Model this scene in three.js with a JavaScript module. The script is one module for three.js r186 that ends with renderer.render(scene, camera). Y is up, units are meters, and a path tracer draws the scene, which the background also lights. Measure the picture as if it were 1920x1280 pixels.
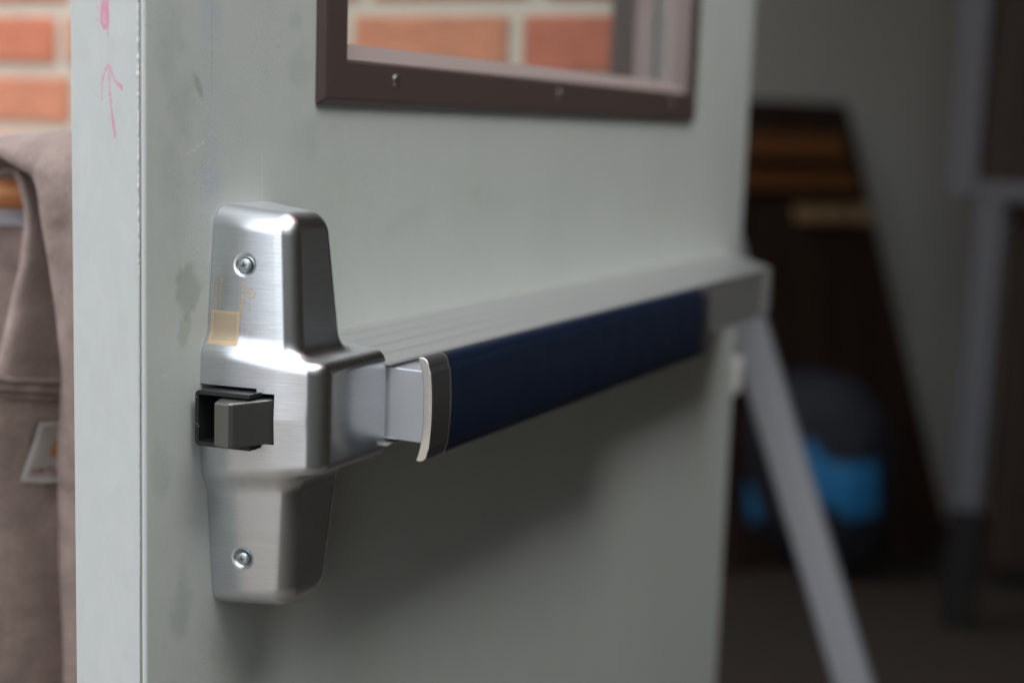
import * as THREE from 'three';
import { mergeGeometries, mergeVertices } from 'three/addons/utils/BufferGeometryUtils.js';
import { RoundedBoxGeometry } from 'three/addons/geometries/RoundedBoxGeometry.js';
import { ImprovedNoise } from 'three/addons/math/ImprovedNoise.js';
import { Brush, Evaluator, SUBTRACTION } from 'three-bvh-csg';

// ------------------------------------------------------------------ camera, sky, sun, exposure
const scene = new THREE.Scene();
const EYE = 1.17;                                   // metres above the ground
const camera = new THREE.PerspectiveCamera(26.34, 1024 / 682, 0.05, 400);
{
  const r = new THREE.Vector3(0.44490278, 0.0346774, 0.89490725), u = new THREE.Vector3(0.11678193, 0.98847181, -0.09636109), f = new THREE.Vector3(0.88793215, -0.14738032, -0.43572416);
  camera.matrixAutoUpdate = true;
  camera.position.set(-0.5289, EYE, 0.4504);
  camera.quaternion.setFromRotationMatrix(new THREE.Matrix4().makeBasis(r, u, f.clone().negate()));
  camera.focus = 0.725; camera.userData.fStop = 3.4;
}
const renderer = new THREE.WebGLRenderer({ antialias: true });
renderer.toneMapping = THREE.LinearToneMapping;
renderer.toneMappingExposure = 1.27;
renderer.shadowMap.enabled = true;
{ // overcast sky, brighter overhead than at the horizon
  const W = 128, H = 64, d = new Float32Array(W * H * 4);
  for (let j = 0; j < H; j++) for (let i = 0; i < W; i++) {
    const el = Math.sin(((j + 0.5) / H - 0.5) * Math.PI), s = Math.max(0, el);
    const L = 1.05 * (1 + 2 * s), k = (j * W + i) * 4;
    d[k] = L * 0.945; d[k + 1] = L * 0.995; d[k + 2] = L * 1.06; d[k + 3] = 1;
  }
  const sky = new THREE.DataTexture(d, W, H, THREE.RGBAFormat, THREE.FloatType);
  sky.mapping = THREE.EquirectangularReflectionMapping; sky.magFilter = THREE.LinearFilter; sky.minFilter = THREE.LinearFilter; sky.needsUpdate = true;
  scene.background = sky; scene.environment = sky;
}
const sun = new THREE.DirectionalLight(new THREE.Color(1, 0.965, 0.91), 1.5);
sun.position.set(-0.5, 6.6, 3.7); sun.target.position.set(0.4, 1, 0); sun.castShadow = true; sun.shadow.radius = 55;
Object.assign(sun.shadow.camera, { left: -4, right: 4, top: 4, bottom: -4, near: 0.1, far: 20 }); sun.shadow.mapSize.set(2048, 2048);
scene.add(sun, sun.target);

// ------------------------------------------------------------------ helpers
let seed = 20240611;
const rnd = () => { seed = (seed * 1664525 + 1013904223) >>> 0; return seed / 4294967296; };
const perlin = new ImprovedNoise();
const noise = (x, y, z = 0) => perlin.noise(x, y, z);
const fbm = (x, y, z = 0, o = 4) => { let s = 0, a = 0.5; for (let i = 0; i < o; i++) { s += a * noise(x, y, z); x *= 2.03; y *= 2.03; z = z * 2 + 7.3; a *= 0.5; } return s; };
const V3 = (x, y, z) => new THREE.Vector3(x, y, z);
const clamp = (x, a = 0, b = 1) => Math.min(b, Math.max(a, x));
const sstep = (a, b, x) => { const t = clamp((x - a) / (b - a)); return t * t * (3 - 2 * t); };
const rgb = (r, g, b) => new THREE.Color().setRGB(r, g, b);      // linear
const mat = (color, o = {}) => new THREE.MeshPhysicalMaterial({ color, roughness: 0.6, metalness: 0, ...o });
function mesh(name, g, m, parent = scene) { const o = new THREE.Mesh(g, m); o.name = name; o.castShadow = o.receiveShadow = true; parent.add(o); return o; }
function tag(o, label, category, group, kind) { if (label) o.userData.label = label; if (category) o.userData.category = category; if (group) o.userData.group = group; if (kind) o.userData.kind = kind; return o; }
function thing(name, label, category, group) { const g = new THREE.Group(); g.name = name; scene.add(g); return tag(g, label, category, group); }
const structure = (o, label, category) => tag(o, label, category, null, 'structure');
function box(x0, x1, y0, y1, z0, z1, r = 0) {
  const g = r ? new RoundedBoxGeometry(x1 - x0, y1 - y0, z1 - z0, 2, r) : new THREE.BoxGeometry(x1 - x0, y1 - y0, z1 - z0);
  return g.translate((x0 + x1) / 2, (y0 + y1) / 2, (z0 + z1) / 2);
}
function dataTex(W, H, fn, { srgb = false, wrap = THREE.RepeatWrapping } = {}) {
  const d = new Uint8Array(W * H * 4), c = [0, 0, 0];
  for (let j = 0; j < H; j++) for (let i = 0; i < W; i++) { fn(i, j, c); const k = (j * W + i) * 4; d[k] = clamp(c[0]) * 255; d[k + 1] = clamp(c[1]) * 255; d[k + 2] = clamp(c[2]) * 255; d[k + 3] = 255; }
  const t = new THREE.DataTexture(d, W, H); t.wrapS = t.wrapT = wrap; t.magFilter = THREE.LinearFilter; t.minFilter = THREE.LinearMipmapLinearFilter; t.generateMipmaps = true;
  if (srgb) t.colorSpace = THREE.SRGBColorSpace; t.needsUpdate = true; return t;
}
const grey = (W, H, fn, o) => dataTex(W, H, (i, j, c) => { c[0] = c[1] = c[2] = fn(i, j); }, o);
function planarUV(g, fu, fv) { const p = g.attributes.position, uv = new Float32Array(p.count * 2); for (let i = 0; i < p.count; i++) { uv[2 * i] = fu(p.getX(i), p.getY(i), p.getZ(i)); uv[2 * i + 1] = fv(p.getX(i), p.getY(i), p.getZ(i)); } g.setAttribute('uv', new THREE.BufferAttribute(uv, 2)); return g; }
// extrude a closed 2-D outline [[a,b]...] along x from x0 to x1; a -> z, b -> y
function extrudeX(pts, x0, x1, bevel = 0) {
  const s = new THREE.Shape(pts.map(([a, b]) => new THREE.Vector2(a, b)));
  const g = new THREE.ExtrudeGeometry(s, { depth: x1 - x0 - 2 * bevel, bevelEnabled: bevel > 0, bevelSize: bevel, bevelThickness: bevel, bevelOffset: -bevel, bevelSegments: 3, curveSegments: 12 });
  // shape (a,b,depth): rotate so a->+z, b->+y, depth->+x  (mirrored order keeps outward faces)
  const p = g.attributes.position; for (let i = 0; i < p.count; i++) { const a = p.getX(i), b = p.getY(i), d = p.getZ(i); p.setXYZ(i, x1 - bevel - d, b, a); }
  g.computeVertexNormals(); return g;
}

// turn a closed shape's faces outward
function outward(g) {
  const p = g.attributes.position, ix = g.index ? g.index.array : null, n = ix ? ix.length : p.count, at = (k) => { const i = ix ? ix[k] : k; return [p.getX(i), p.getY(i), p.getZ(i)]; };
  p.count && g.computeBoundingBox(); const c = g.boundingBox.getCenter(new THREE.Vector3()); let v = 0;
  for (let k = 0; k < n; k += 3) { const [a, b, d] = [at(k), at(k + 1), at(k + 2)].map((q) => [q[0] - c.x, q[1] - c.y, q[2] - c.z]); v += a[0] * (b[1] * d[2] - b[2] * d[1]) + a[1] * (b[2] * d[0] - b[0] * d[2]) + a[2] * (b[0] * d[1] - b[1] * d[0]); }
  if (v < 0) { if (ix) for (let k = 0; k < n; k += 3) { const t = ix[k + 1]; ix[k + 1] = ix[k + 2]; ix[k + 2] = t; } else for (const name of Object.keys(g.attributes)) { const q = g.attributes[name], s = q.itemSize; for (let k = 0; k < n; k += 3) for (let m = 0; m < s; m++) { const i = (k + 1) * s + m, j = (k + 2) * s + m, t = q.array[i]; q.array[i] = q.array[j]; q.array[j] = t; } } }
  g.computeVertexNormals(); return g;
}

// ------------------------------------------------------------------ textures and materials
const texSpeckle = grey(256, 256, () => rnd());
const texConcrete = dataTex(512, 512, (i, j, c) => { const n = 0.5 + 0.5 * fbm(i / 40, j / 40, 3, 5) + (rnd() - 0.5) * 0.16; c[0] = 0.5 + 0.16 * (n - 0.5); c[1] = 0.47 + 0.16 * (n - 0.5); c[2] = 0.43 + 0.15 * (n - 0.5); }, { srgb: true });
texConcrete.repeat.set(0.8, 0.8);
const texPeel = grey(512, 512, (i, j) => 0.5 + 0.35 * fbm(i / 9, j / 9, 1, 3) + (rnd() - 0.5) * 0.08);
const texFabric = grey(512, 512, (i, j) => { const w = ((i + j) % 4 < 2 ? 0.62 : 0.4) + 0.22 * fbm(i / 5, j / 12, 9, 3) + (rnd() - 0.5) * 0.3; return w; });
const texFabricCol = dataTex(512, 512, (i, j, c) => { const n = 0.5 * fbm(i / 60, j / 60, 2, 5) + 0.35 * fbm(i / 6, j / 14, 5, 2) + (rnd() - 0.5) * 0.10; c[0] = 0.60 + 0.24 * n; c[1] = 0.525 + 0.22 * n; c[2] = 0.49 + 0.21 * n; }, { srgb: true });
const texWood = dataTex(256, 512, (i, j, c) => { const n = 0.5 + 0.5 * Math.sin(i / 6 + 5 * fbm(i / 50, j / 240, 4, 3)) * 0.6 + 0.3 * fbm(i / 3, j / 60, 1, 3); c[0] = 0.66 + 0.16 * (n - 0.5); c[1] = 0.42 + 0.15 * (n - 0.5); c[2] = 0.24 + 0.12 * (n - 0.5); }, { srgb: true });
const texDarkWood = dataTex(256, 512, (i, j, c) => { const n = 0.5 + 0.4 * Math.sin(i / 8 + 6 * fbm(i / 60, j / 260, 8, 3)) + 0.3 * fbm(i / 3, j / 70, 2, 3); c[0] = 0.24 + 0.08 * (n - 0.5); c[1] = 0.165 + 0.06 * (n - 0.5); c[2] = 0.125 + 0.05 * (n - 0.5); }, { srgb: true });
// brushed steel: grain runs across (v), fine changes run along u
const texBrushCol = grey(1024, 512, (() => { const layer = (n, w) => { const a = Array.from({ length: 1024 }, () => rnd() - 0.5); return (i, j) => { const q = (j / 512) * w, f = Math.floor(q), t = q - f, at = (k) => a[(i * 3 + ((k % w) + w) * 397) % 1024]; return n * (at(f) * (1 - t) + at(f + 1) * t); }; }, l1 = layer(1, 14), l2 = layer(0.8, 40); return (i, j) => 0.86 + 0.11 * (l1(i, j) + l2(i, j)) + 0.05 * fbm(i / 30, j / 90, 3, 3) + 0.05 * (rnd() - 0.5); })());
const texBrushRough = grey(1024, 256, (() => { const a = Array.from({ length: 1024 }, () => rnd()); return (i, j) => 0.5 + 0.3 * (a[i] - 0.5) + 0.35 * (a[(i * 7 + (j >> 5) * 131) % 1024] - 0.5) * 0.6 + 0.2 * fbm(i / 2.2, j / 40, 3, 2); })());
const texScuff = grey(1024, 256, (i, j) => { return 0.78 + 0.28 * fbm(i / 150, j / 60, 11, 3) + 0.05 * fbm(i / 60, j / 3, 5, 2); });
const M = {
  steel: mat(rgb(0.74, 0.76, 0.79), { metalness: 1, roughness: 0.27, anisotropy: 0.8, map: texBrushCol, bumpMap: texBrushRough, bumpScale: 0.00002 }),
  zinc: mat(rgb(0.50, 0.56, 0.58), { metalness: 1, roughness: 0.4 }),
  gunmetal: mat(rgb(0.17, 0.172, 0.16), { metalness: 0.85, roughness: 0.4, bumpMap: texPeel, bumpScale: 0.00004 }),
  blackSteel: mat(rgb(0.035, 0.034, 0.034), { metalness: 0.6, roughness: 0.42, bumpMap: texPeel, bumpScale: 0.0001 }),
  aluminium: mat(rgb(0.70, 0.70, 0.70), { metalness: 0.95, roughness: 0.38, bumpMap: texSpeckle, bumpScale: 0.00001 }),
  castBlock: mat(rgb(0.66, 0.69, 0.73), { metalness: 0.85, roughness: 0.36, bumpMap: texPeel, bumpScale: 0.00003 }),
  chrome: mat(rgb(0.90, 0.90, 0.89), { metalness: 1, roughness: 0.2 }),
  capDark: mat(rgb(0.13, 0.125, 0.125), { metalness: 0.8, roughness: 0.36, bumpMap: texPeel, bumpScale: 0.00002 }),
  navy: mat(rgb(0.0032, 0.0085, 0.024), { roughness: 0.44, roughnessMap: texScuff }),
  brownPaint: mat(rgb(0.064, 0.043, 0.039), { roughness: 0.42, bumpMap: texPeel, bumpScale: 0.00003 }),
  bead: mat(rgb(0.21, 0.165, 0.155), { roughness: 0.45 }),
  standMetal: mat(rgb(0.2, 0.2, 0.225), { metalness: 0.3, roughness: 0.5 }),
  glass: mat(rgb(0.97, 0.985, 0.975), { transmission: 1, thickness: 0, roughness: 0.02, ior: 1.5 }),
  mortar: mat(rgb(0.50, 0.45, 0.37), { roughness: 0.95, bumpMap: texSpeckle, bumpScale: 0.002 }),
  fabric: mat(rgb(0.70, 0.69, 0.70), { roughness: 0.95, map: texFabricCol, bumpMap: texFabric, bumpScale: 0.0004, sheen: 0.4, sheenRoughness: 0.6, sheenColor: rgb(0.5, 0.45, 0.47) }),
  wood: mat(rgb(1, 1, 1), { map: texWood, roughness: 0.6 }),
  darkWood: mat(rgb(0.8, 0.8, 0.8), { map: texDarkWood, roughness: 0.55 }),
  glintTan: mat(rgb(0.40, 0.26, 0.13), { roughness: 0.6, bumpMap: texSpeckle, bumpScale: 0.0004 }),
  wallPaint: mat(rgb(0.74, 0.735, 0.70), { roughness: 0.85, bumpMap: texPeel, bumpScale: 0.0006 }),
  ceiling: mat(rgb(0.5, 0.49, 0.46), { roughness: 0.9 }),
  roomFloor: mat(rgb(0.055, 0.04, 0.032), { roughness: 0.75, bumpMap: texPeel, bumpScale: 0.001 }),
  ground: mat(rgb(0.60, 0.58, 0.555), { map: texConcrete, roughness: 0.9 }),
  paleMetal: mat(rgb(0.42, 0.425, 0.455), { metalness: 0.3, roughness: 0.45, bumpMap: texPeel, bumpScale: 0.0001 }),
  black: mat(rgb(0.012, 0.012, 0.013), { roughness: 0.7 }),
  white: mat(rgb(0.75, 0.72, 0.68), { roughness: 0.5 }),
  bag: mat(rgb(0.026, 0.027, 0.040), { roughness: 0.75, bumpMap: texFabric, bumpScale: 0.0006 }),
  bagBlue: mat(rgb(0.03, 0.27, 0.62), { roughness: 0.55, bumpMap: texFabric, bumpScale: 0.0006 }),
};
const brickMats = [[0.46, 0.15, 0.083], [0.50, 0.17, 0.10], [0.41, 0.125, 0.072], [0.47, 0.185, 0.105], [0.37, 0.12, 0.075]].map(([r, g, b], k) => {
  const t = dataTex(128, 64, (i, j, c) => { const n = fbm(i / 22 + k * 9, j / 16, k, 4) + (rnd() - 0.5) * 0.22, q = 1 + 0.42 * n, m = sstep(0.18, 0.4, fbm(i / 14 + 31 * k, j / 11, 5, 3)); c[0] = (0.86 - 0.12 * m) * q; c[1] = (0.86 - 0.24 * m) * q; c[2] = (0.86 - 0.2 * m) * q; });
  return mat(rgb(r * 1.45, g * 1.45, b * 1.45), { map: t, roughness: 0.9, bumpMap: texSpeckle, bumpScale: 0.0015 });
});

// ------------------------------------------------------------------ setting: ground, brick front wall with the doorway, room
structure(mesh('ground', planarUV(new THREE.PlaneGeometry(240, 240).rotateX(-Math.PI / 2), (x) => x, (x, y, z) => z), M.ground));
const WX = 0.98, OZ0 = -0.085, OZ1 = 1.16, OH = 2.13;     // outer face of the brick, doorway from OZ0 to OZ1
const wall = thing('brick_wall', 'red brick building wall with pale mortar behind the open door', 'wall');
{
  const parts = [box(WX + 0.006, 1.16, 0, 3.1, -3.2, -0.17), box(WX + 0.006, 1.16, 0, 3.1, 1.28, 4.2), box(WX + 0.006, 1.16, OH + 0.12, 3.1, -0.17, 1.28)];
  mesh('mortar', mergeGeometries(parts), M.mortar, wall);
  // bricks left of the doorway: one mesh each
  const L = 0.207, H = 0.0615, PL = 0.2265, PH = 0.0805, variants = [];
  for (let v = 0; v < 4; v++) {
    const g = new RoundedBoxGeometry(0.09, H, L, 2, 0.005), p = g.attributes.position;
    for (let i = 0; i < p.count; i++) { const x = p.getX(i), y = p.getY(i), z = p.getZ(i); p.setXYZ(i, x - 0.002 * fbm(y * 40 + v * 3, z * 30, v, 2), y + 0.0016 * noise(z * 26, v * 4.2, 1), z + 0.0016 * noise(y * 40, v * 2.2, 3)); }
    planarUV(g, (x, y, z) => (z + x) / L + 0.5, (x, y) => y / H + 0.5); g.computeVertexNormals(); variants.push(g);
  }
  const halfG = new RoundedBoxGeometry(0.09, H, L * 0.5 - 0.01, 2, 0.005); planarUV(halfG, (x, y, z) => (z + x) / L, (x, y) => y / H + 0.5);
  const rowTop = EYE + 0.1215;                       // top of one course, seen through the door window
  let n = 0;
  const rest = [];
  for (let c = -16; c <= 22; c++) {
    const y = rowTop - H / 2 + c * PH; if (y < 0.03 || y > 3.05) continue;
    const odd = ((c % 2) + 2) % 2 === 1, end = -0.173;
    let z = end;
    for (let k = 0; k < 14; k++) {
      const half = odd && k === 0, len = half ? L * 0.5 - 0.01 : (k === 0 ? 0.118 : L);
      const zc = z - len / 2; z -= len + (PL - L);
      if (zc < -3.1) break;
      if (k === 0 && !half) { const g = new RoundedBoxGeometry(0.09, H, len, 2, 0.005); planarUV(g, (x, yy, zz) => (zz + x) / L, (x, yy) => yy / H + 0.5); const o = mesh('brick', g, brickMats[Math.floor(rnd() * 5)], wall); o.position.set(WX + 0.045, y, zc); n++; continue; }
      const g = half ? halfG : variants[Math.floor(rnd() * 4)], m = brickMats[Math.floor(rnd() * 5)];
      if (y < EYE - 0.75 || y > EYE + 0.75 || zc < -1.9) { const q = g.clone(); q.translate(WX + 0.045, y, zc); rest.push(q); continue; }
      const o = mesh('brick', g, m, wall); o.position.set(WX + 0.045 + 0.003 * (rnd() - 0.5), y, zc); n++;
    }
    for (let zz = 1.40 + (odd ? 0.11 : 0); zz < 4.1; zz += PL) { const q = variants[0].clone(); q.translate(WX + 0.045, y, zz); rest.push(q); }
    if (y > OH + 0.17) for (let zz = -0.1 + (odd ? 0.11 : 0); zz < 1.25; zz += PL) { const q = variants[1].clone(); q.translate(WX + 0.045, y, zz); rest.push(q); }
  }
  tag(mesh('brickwork', mergeGeometries(rest), brickMats[0], wall), null, null, null, 'stuff');
}
{ // added unseen evergreen hedging, put in to shade the door and darken the steel reflections
  const h = thing('added_hedge', 'tall clipped evergreen hedging added out of view to shade the door', 'added_hedge'), x0 = -1.9, x1 = 0.95, z0 = 1.28, z1 = 2.1, top = 2.68;
  const core = new THREE.BoxGeometry(x1 - x0 - 0.16, top - 0.1, z1 - z0 - 0.16, 40, 34, 12), p = core.attributes.position;
  for (let i = 0; i < p.count; i++) { const a = p.getX(i), b = p.getY(i), c = p.getZ(i), n = 0.07 * fbm(a * 4, b * 4, c * 4 + 3, 3); p.setXYZ(i, a + n, b + n, c + n); }
  core.translate((x0 + x1) / 2, (top - 0.1) / 2 + 0.03, (z0 + z1) / 2); core.computeVertexNormals(); mesh('twigs', core, mat(rgb(0.035, 0.03, 0.022), { roughness: 1 }), h);
  const leaf = new THREE.BufferGeometry(); leaf.setAttribute('position', new THREE.Float32BufferAttribute([0, 0, 0, 0.011, 0.018, 0.003, 0, 0.042, 0, -0.011, 0.018, 0.003], 3)); leaf.setIndex([0, 1, 2, 0, 2, 3]); leaf.computeVertexNormals();
  const N = 26000, im = new THREE.InstancedMesh(leaf, mat(rgb(0.05, 0.062, 0.032), { roughness: 0.7, side: THREE.DoubleSide }), N), d = new THREE.Object3D();
  for (let k = 0; k < N; k++) { const f = rnd(), x = x0 + (x1 - x0) * rnd(), y = 0.04 + top * rnd(), dep = 0.13 * rnd() * rnd(); if (f < 0.55) d.position.set(x, y, z0 + dep + 0.03 * noise(x * 3, y * 3, 1)); else if (f < 0.8) d.position.set(x, top - dep, z0 + (z1 - z0) * rnd()); else d.position.set(x0 + dep, y, z0 + (z1 - z0) * rnd()); d.rotation.set(rnd() * 6.3, rnd() * 6.3, rnd() * 6.3); d.scale.setScalar(0.8 + 0.7 * rnd()); d.updateMatrix(); im.setMatrixAt(k, d.matrix); }
  im.name = 'foliage'; im.castShadow = im.receiveShadow = true; im.userData.kind = 'stuff'; h.add(im);
}
{ // added grey outbuilding, unseen, placed for its reflection in the steel cover
  const t = thing('added_shed', 'grey sheet-clad outbuilding added behind the camera for its reflection', 'added_shed');
  mesh('wall', box(-13, -8, 0.004, 2.9, -11, -2.0), mat(rgb(0.14, 0.155, 0.175), { roughness: 0.7 }), t);
  const rib = []; for (let z = -10.9; z < -2.1; z += 0.3) rib.push(box(-8, -7.97, 0.004, 2.85, z, z + 0.05)); mesh('ribs', mergeGeometries(rib), mat(rgb(0.14, 0.155, 0.175), { roughness: 0.7 }), t);
  mesh('roof', box(-13.2, -7.8, 2.9, 3.05, -11.2, -1.9), mat(rgb(0.15, 0.15, 0.16), { roughness: 0.7 }), t);
}
{ // brown steel door frame in the doorway
  const f = thing('door_frame', 'brown painted steel frame around the doorway opening', 'door frame');
  mesh('jamb', box(0.945, 1.17, 0, OH, -0.169, OZ0 - 0.004, 0.004), M.brownPaint, f);
  mesh('jamb', box(0.945, 1.17, 0, OH, OZ1, 1.279, 0.004), M.brownPaint, f);
  mesh('head', box(0.945, 1.17, OH + 0.001, OH + 0.119, -0.169, 1.279, 0.004), M.brownPaint, f);
}
// room: floor, ceiling, side walls with thickness
structure(mesh('room_floor', planarUV(box(1.0, 6.2, -0.1, 0.006, -3.4, 4.0), (x) => x * 2, (x, y, z) => z * 2), M.roomFloor));
structure(mesh('room_ceiling', mergeGeometries([box(1.161, 1.25, 2.6, 2.75, -3.4, 4.0), box(2.5, 6.2, 2.6, 2.75, -3.4, 4.0), box(1.25, 2.5, 2.6, 2.75, -3.4, -2.3), box(1.25, 2.5, 2.6, 2.75, -0.7, 4.0)]), M.ceiling));   // with an added, unseen roof opening that brightens the partition
structure(mesh('room_wall_back', box(5.6, 5.75, 0.007, 2.599, -3.4, 4.0), M.wallPaint));
structure(mesh('room_wall_right', box(1.161, 5.599, 0.007, 2.599, 2.2, 2.35), M.wallPaint));
{ // slanting grey partition behind the leaning board
  const g = box(-0.2, 4.6, 0.007, 2.599, -0.12, 0); planarUV(g, (x) => x, (x, y) => y);
  const o = structure(mesh('room_wall_left', g, M.wallPaint)); o.position.set(1.25, 0, -2.526); o.rotation.y = -Math.atan2(0.633, 0.774);
}

// ------------------------------------------------------------------ the door
const C = -0.147;                        // height of the exit device's centre line, relative to the eye
const door = thing('door', 'pale grey metal door standing open with scuffed paint and pink marker on its edge', 'door');
door.position.set(0, EYE, 0);
{
  // colour of the worn paint on the face: smudges, scuffs and adhesive residue (u, v in metres)
  const W = 1400, H = 1024, U0 = 0, U1 = 0.914, V0 = -0.42, V1 = 0.25;
  const blob = (u, v, cu, cv, a, b, rot, edge) => { const x = (u - cu) * Math.cos(rot) + (v - cv) * Math.sin(rot), y = -(u - cu) * Math.sin(rot) + (v - cv) * Math.cos(rot); const d = Math.hypot(x / a, y / b) + 0.8 * fbm(u * 110, v * 70, cu * 50, 4); return 1 - sstep(1 - edge, 1, d); };
  const smudges = [[0.031, -0.084, 0.011, 0.017, -0.35, 0.3, 0.165], [0.029, -0.104, 0.0065, 0.012, -0.4, 0.5, 0.121], [0.0385, 0.0125, 0.0035, 0.008, 0.55, 0.6, 0.187], [0.027, 0.004, 0.012, 0.02, 0.1, 0.8, 0.077], [0.0265, -0.245, 0.011, 0.025, -0.2, 0.7, 0.11], [0.0105, -0.17, 0.009, 0.02, 0, 0.8, 0.072], [0.122, 0.026, 0.014, 0.017, 0.2, 0.8, 0.066], [0.118, 0.05, 0.008, 0.008, 0.3, 0.7, 0.066], [0.13, -0.012, 0.02, 0.016, 0.7, 0.9, 0.044], [0.018, 0.035, 0.016, 0.03, 0, 0.9, 0.072], [0.02, -0.04, 0.014, 0.05, 0.1, 0.9, 0.055], [0.24, -0.06, 0.05, 0.012, 0.3, 0.9, 0.033], [0.34, -0.05, 0.05, 0.012, -0.2, 0.9, 0.033], [0.09, -0.3, 0.02, 0.04, 0.3, 0.9, 0.055], [0.055, -0.275, 0.012, 0.02, 0.6, 0.8, 0.066], [0.018, -0.3, 0.012, 0.03, 0.2, 0.8, 0.088]];
  const scratch = [[0.0305, -0.0195, 0.043, -0.0135], [0.036, -0.0185, 0.038, -0.014], [0.09, -0.02, 0.0905, -0.045], [0.168, -0.004, 0.17, -0.018], [0.05, -0.06, 0.047, -0.072], [0.012, -0.125, 0.016, -0.124], [0.2, -0.06, 0.203, -0.08], [0.27, 0, 0.275, -0.02]];
  const texFace = dataTex(W, H, (i, j, c) => {
    const u = U0 + (i + 0.5) / W * (U1 - U0), v = V0 + (j + 0.5) / H * (V1 - V0);
    let r = 0.715, g = 0.73, b = 0.715;
    const n = 0.02 * fbm(u * 14, v * 9, 2, 4) + 0.012 * fbm(u * 90, v * 70, 3, 3); r += n; g += n; b += n * 0.8;
    const warm = 0.008 * sstep(0.05, 0.3, fbm(u * 20 + 4, v * 8, 8, 4)); r -= warm * 0.7; g -= warm * 0.6; b -= warm * 1.7;
    for (const [cu, cv, a, bb, ro, e, s] of smudges) { if (Math.abs(u - cu) > 0.08 || Math.abs(v - cv) > 0.08) continue; const k = s * blob(u, v, cu, cv, a, bb, ro, e); if (k > 0) { const st = 1 + 0.25 * fbm(u * 700, v * 150, 1, 2); r -= 0.62 * k * st * 0.8; g -= 0.6 * k * st * 0.8; b -= 0.68 * k * st * 0.8; } }
    // grey-blue adhesive residue down the face, above the device
    const strip = (1 - sstep(0.004, 0.010, Math.abs(u - 0.0475 - 0.002 * fbm(v * 60, 1, 2, 3)))) * sstep(-0.052, -0.03, v);
    const worn = strip * (0.35 + 0.65 * sstep(-0.02, -0.03, v) + 0.4 * sstep(0.03, 0.045, v)) * (0.55 + 0.9 * fbm(u * 420, v * 170, 6, 3));
    r -= 0.055 * worn; g -= 0.042 * worn; b += 0.012 * worn;
    const grain = strip * sstep(0.16, 0.3, fbm(u * 1500, v * 600, 2, 2)) * (0.25 + 0.75 * sstep(-0.018, -0.028, v)); r += 0.10 * grain; g += 0.10 * grain; b += 0.13 * grain;
    const line = 1 - sstep(0.0001, 0.0007, Math.abs(u - 0.0485 - 0.0012 * fbm(v * 90, 4, 1, 3))); const lk = line * sstep(0.0, 0.02, v) * 0.12 * (0.4 + 1.2 * fbm(v * 260, 2, 2, 2)); r -= lk; g -= lk; b -= lk * 0.8;
    for (const [x0, y0, x1, y1] of scratch) { if (u < Math.min(x0, x1) - 0.004 || u > Math.max(x0, x1) + 0.004) continue; const dx = x1 - x0, dy = y1 - y0, t = clamp(((u - x0) * dx + (v - y0) * dy) / (dx * dx + dy * dy)); const d = Math.hypot(u - x0 - dx * t, v - y0 - dy * t + 0.0012 * noise(u * 500, v * 500, 2)); const k = 0.10 * (1 - sstep(0.00015, 0.0006, d)) * (0.6 + noise(u * 900, v * 900)); r += k; g += k; b += k; }
    const pit = sstep(0.42, 0.5, noise(u * 900, v * 900, 4)) * sstep(0.05, 0.25, fbm(u * 30, v * 12, 14, 2)); r -= 0.07 * pit; g -= 0.07 * pit; b -= 0.07 * pit;
    c[0] = r; c[1] = g; c[2] = b;
  }, { srgb: true, wrap: THREE.MirroredRepeatWrapping });
  const facePaint = mat(rgb(0.92, 0.92, 0.92), { map: texFace, roughness: 0.48, bumpMap: texPeel.clone(), bumpScale: 0.00011 });
  facePaint.bumpMap.repeat.set(12, 9); facePaint.bumpMap.needsUpdate = true;
  // door leaf with the window opening
  const leaf = (z0, z1, x0, bevel, hole) => {
    const s = new THREE.Shape(); s.moveTo(x0, -1.155); s.lineTo(0.914, -1.155); s.lineTo(0.914, 0.945); s.lineTo(x0, 0.945); s.closePath();
    const [a, b, c, d] = hole, h = new THREE.Path(); h.moveTo(a, c); h.lineTo(a, d); h.lineTo(b, d); h.lineTo(b, c); h.closePath(); s.holes.push(h);
    const g = new THREE.ExtrudeGeometry(s, { depth: z1 - z0 - 2 * bevel, bevelEnabled: true, bevelSize: bevel, bevelThickness: bevel, bevelOffset: -bevel, bevelSegments: 5 });
    g.translate(0, 0, z0 + bevel); return g;
  };
  const HOLE = [0.160, 0.720, 0.027, 0.635];
  const front = leaf(-0.0030, 0, 0, 0.0014, HOLE);
  planarUV(front, (x) => (x - U0) / (U1 - U0), (x, y) => (y - V0) / (V1 - V0));
  mesh('face_skin', front, facePaint, door);
  const core = leaf(-0.0445, -0.0036, 0.0012, 0.0012, HOLE);
  planarUV(core, (x) => (x - U0) / (U1 - U0), (x, y) => (y - V0) / (V1 - V0));
  mesh('door_core', core, facePaint, door);
  // edge strip with marker scribble: texture over w (0.0405 m) and v
  const EW = 384, EH = 2048, ev0 = -0.36, ev1 = 0.12;
  const cv = document.createElement('canvas'); cv.width = EW; cv.height = EH; const x = cv.getContext('2d');
  const ex = (w) => (w + 0.0445) / 0.0405 * EW, ey = (v) => (ev1 - v) / (ev1 - ev0) * EH;
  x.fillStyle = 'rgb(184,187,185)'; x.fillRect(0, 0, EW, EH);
  for (let k = 0; k < 500; k++) { const g = rnd() < 0.6; x.fillStyle = g ? `rgba(170,172,168,${0.02 + 0.05 * rnd()})` : `rgba(204,204,198,${0.02 + 0.05 * rnd()})`; x.beginPath(); x.ellipse(rnd() * EW, rnd() * EH, 6 + 30 * rnd(), 12 + 70 * rnd(), rnd() * 3, 0, 7); x.fill(); }
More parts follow.
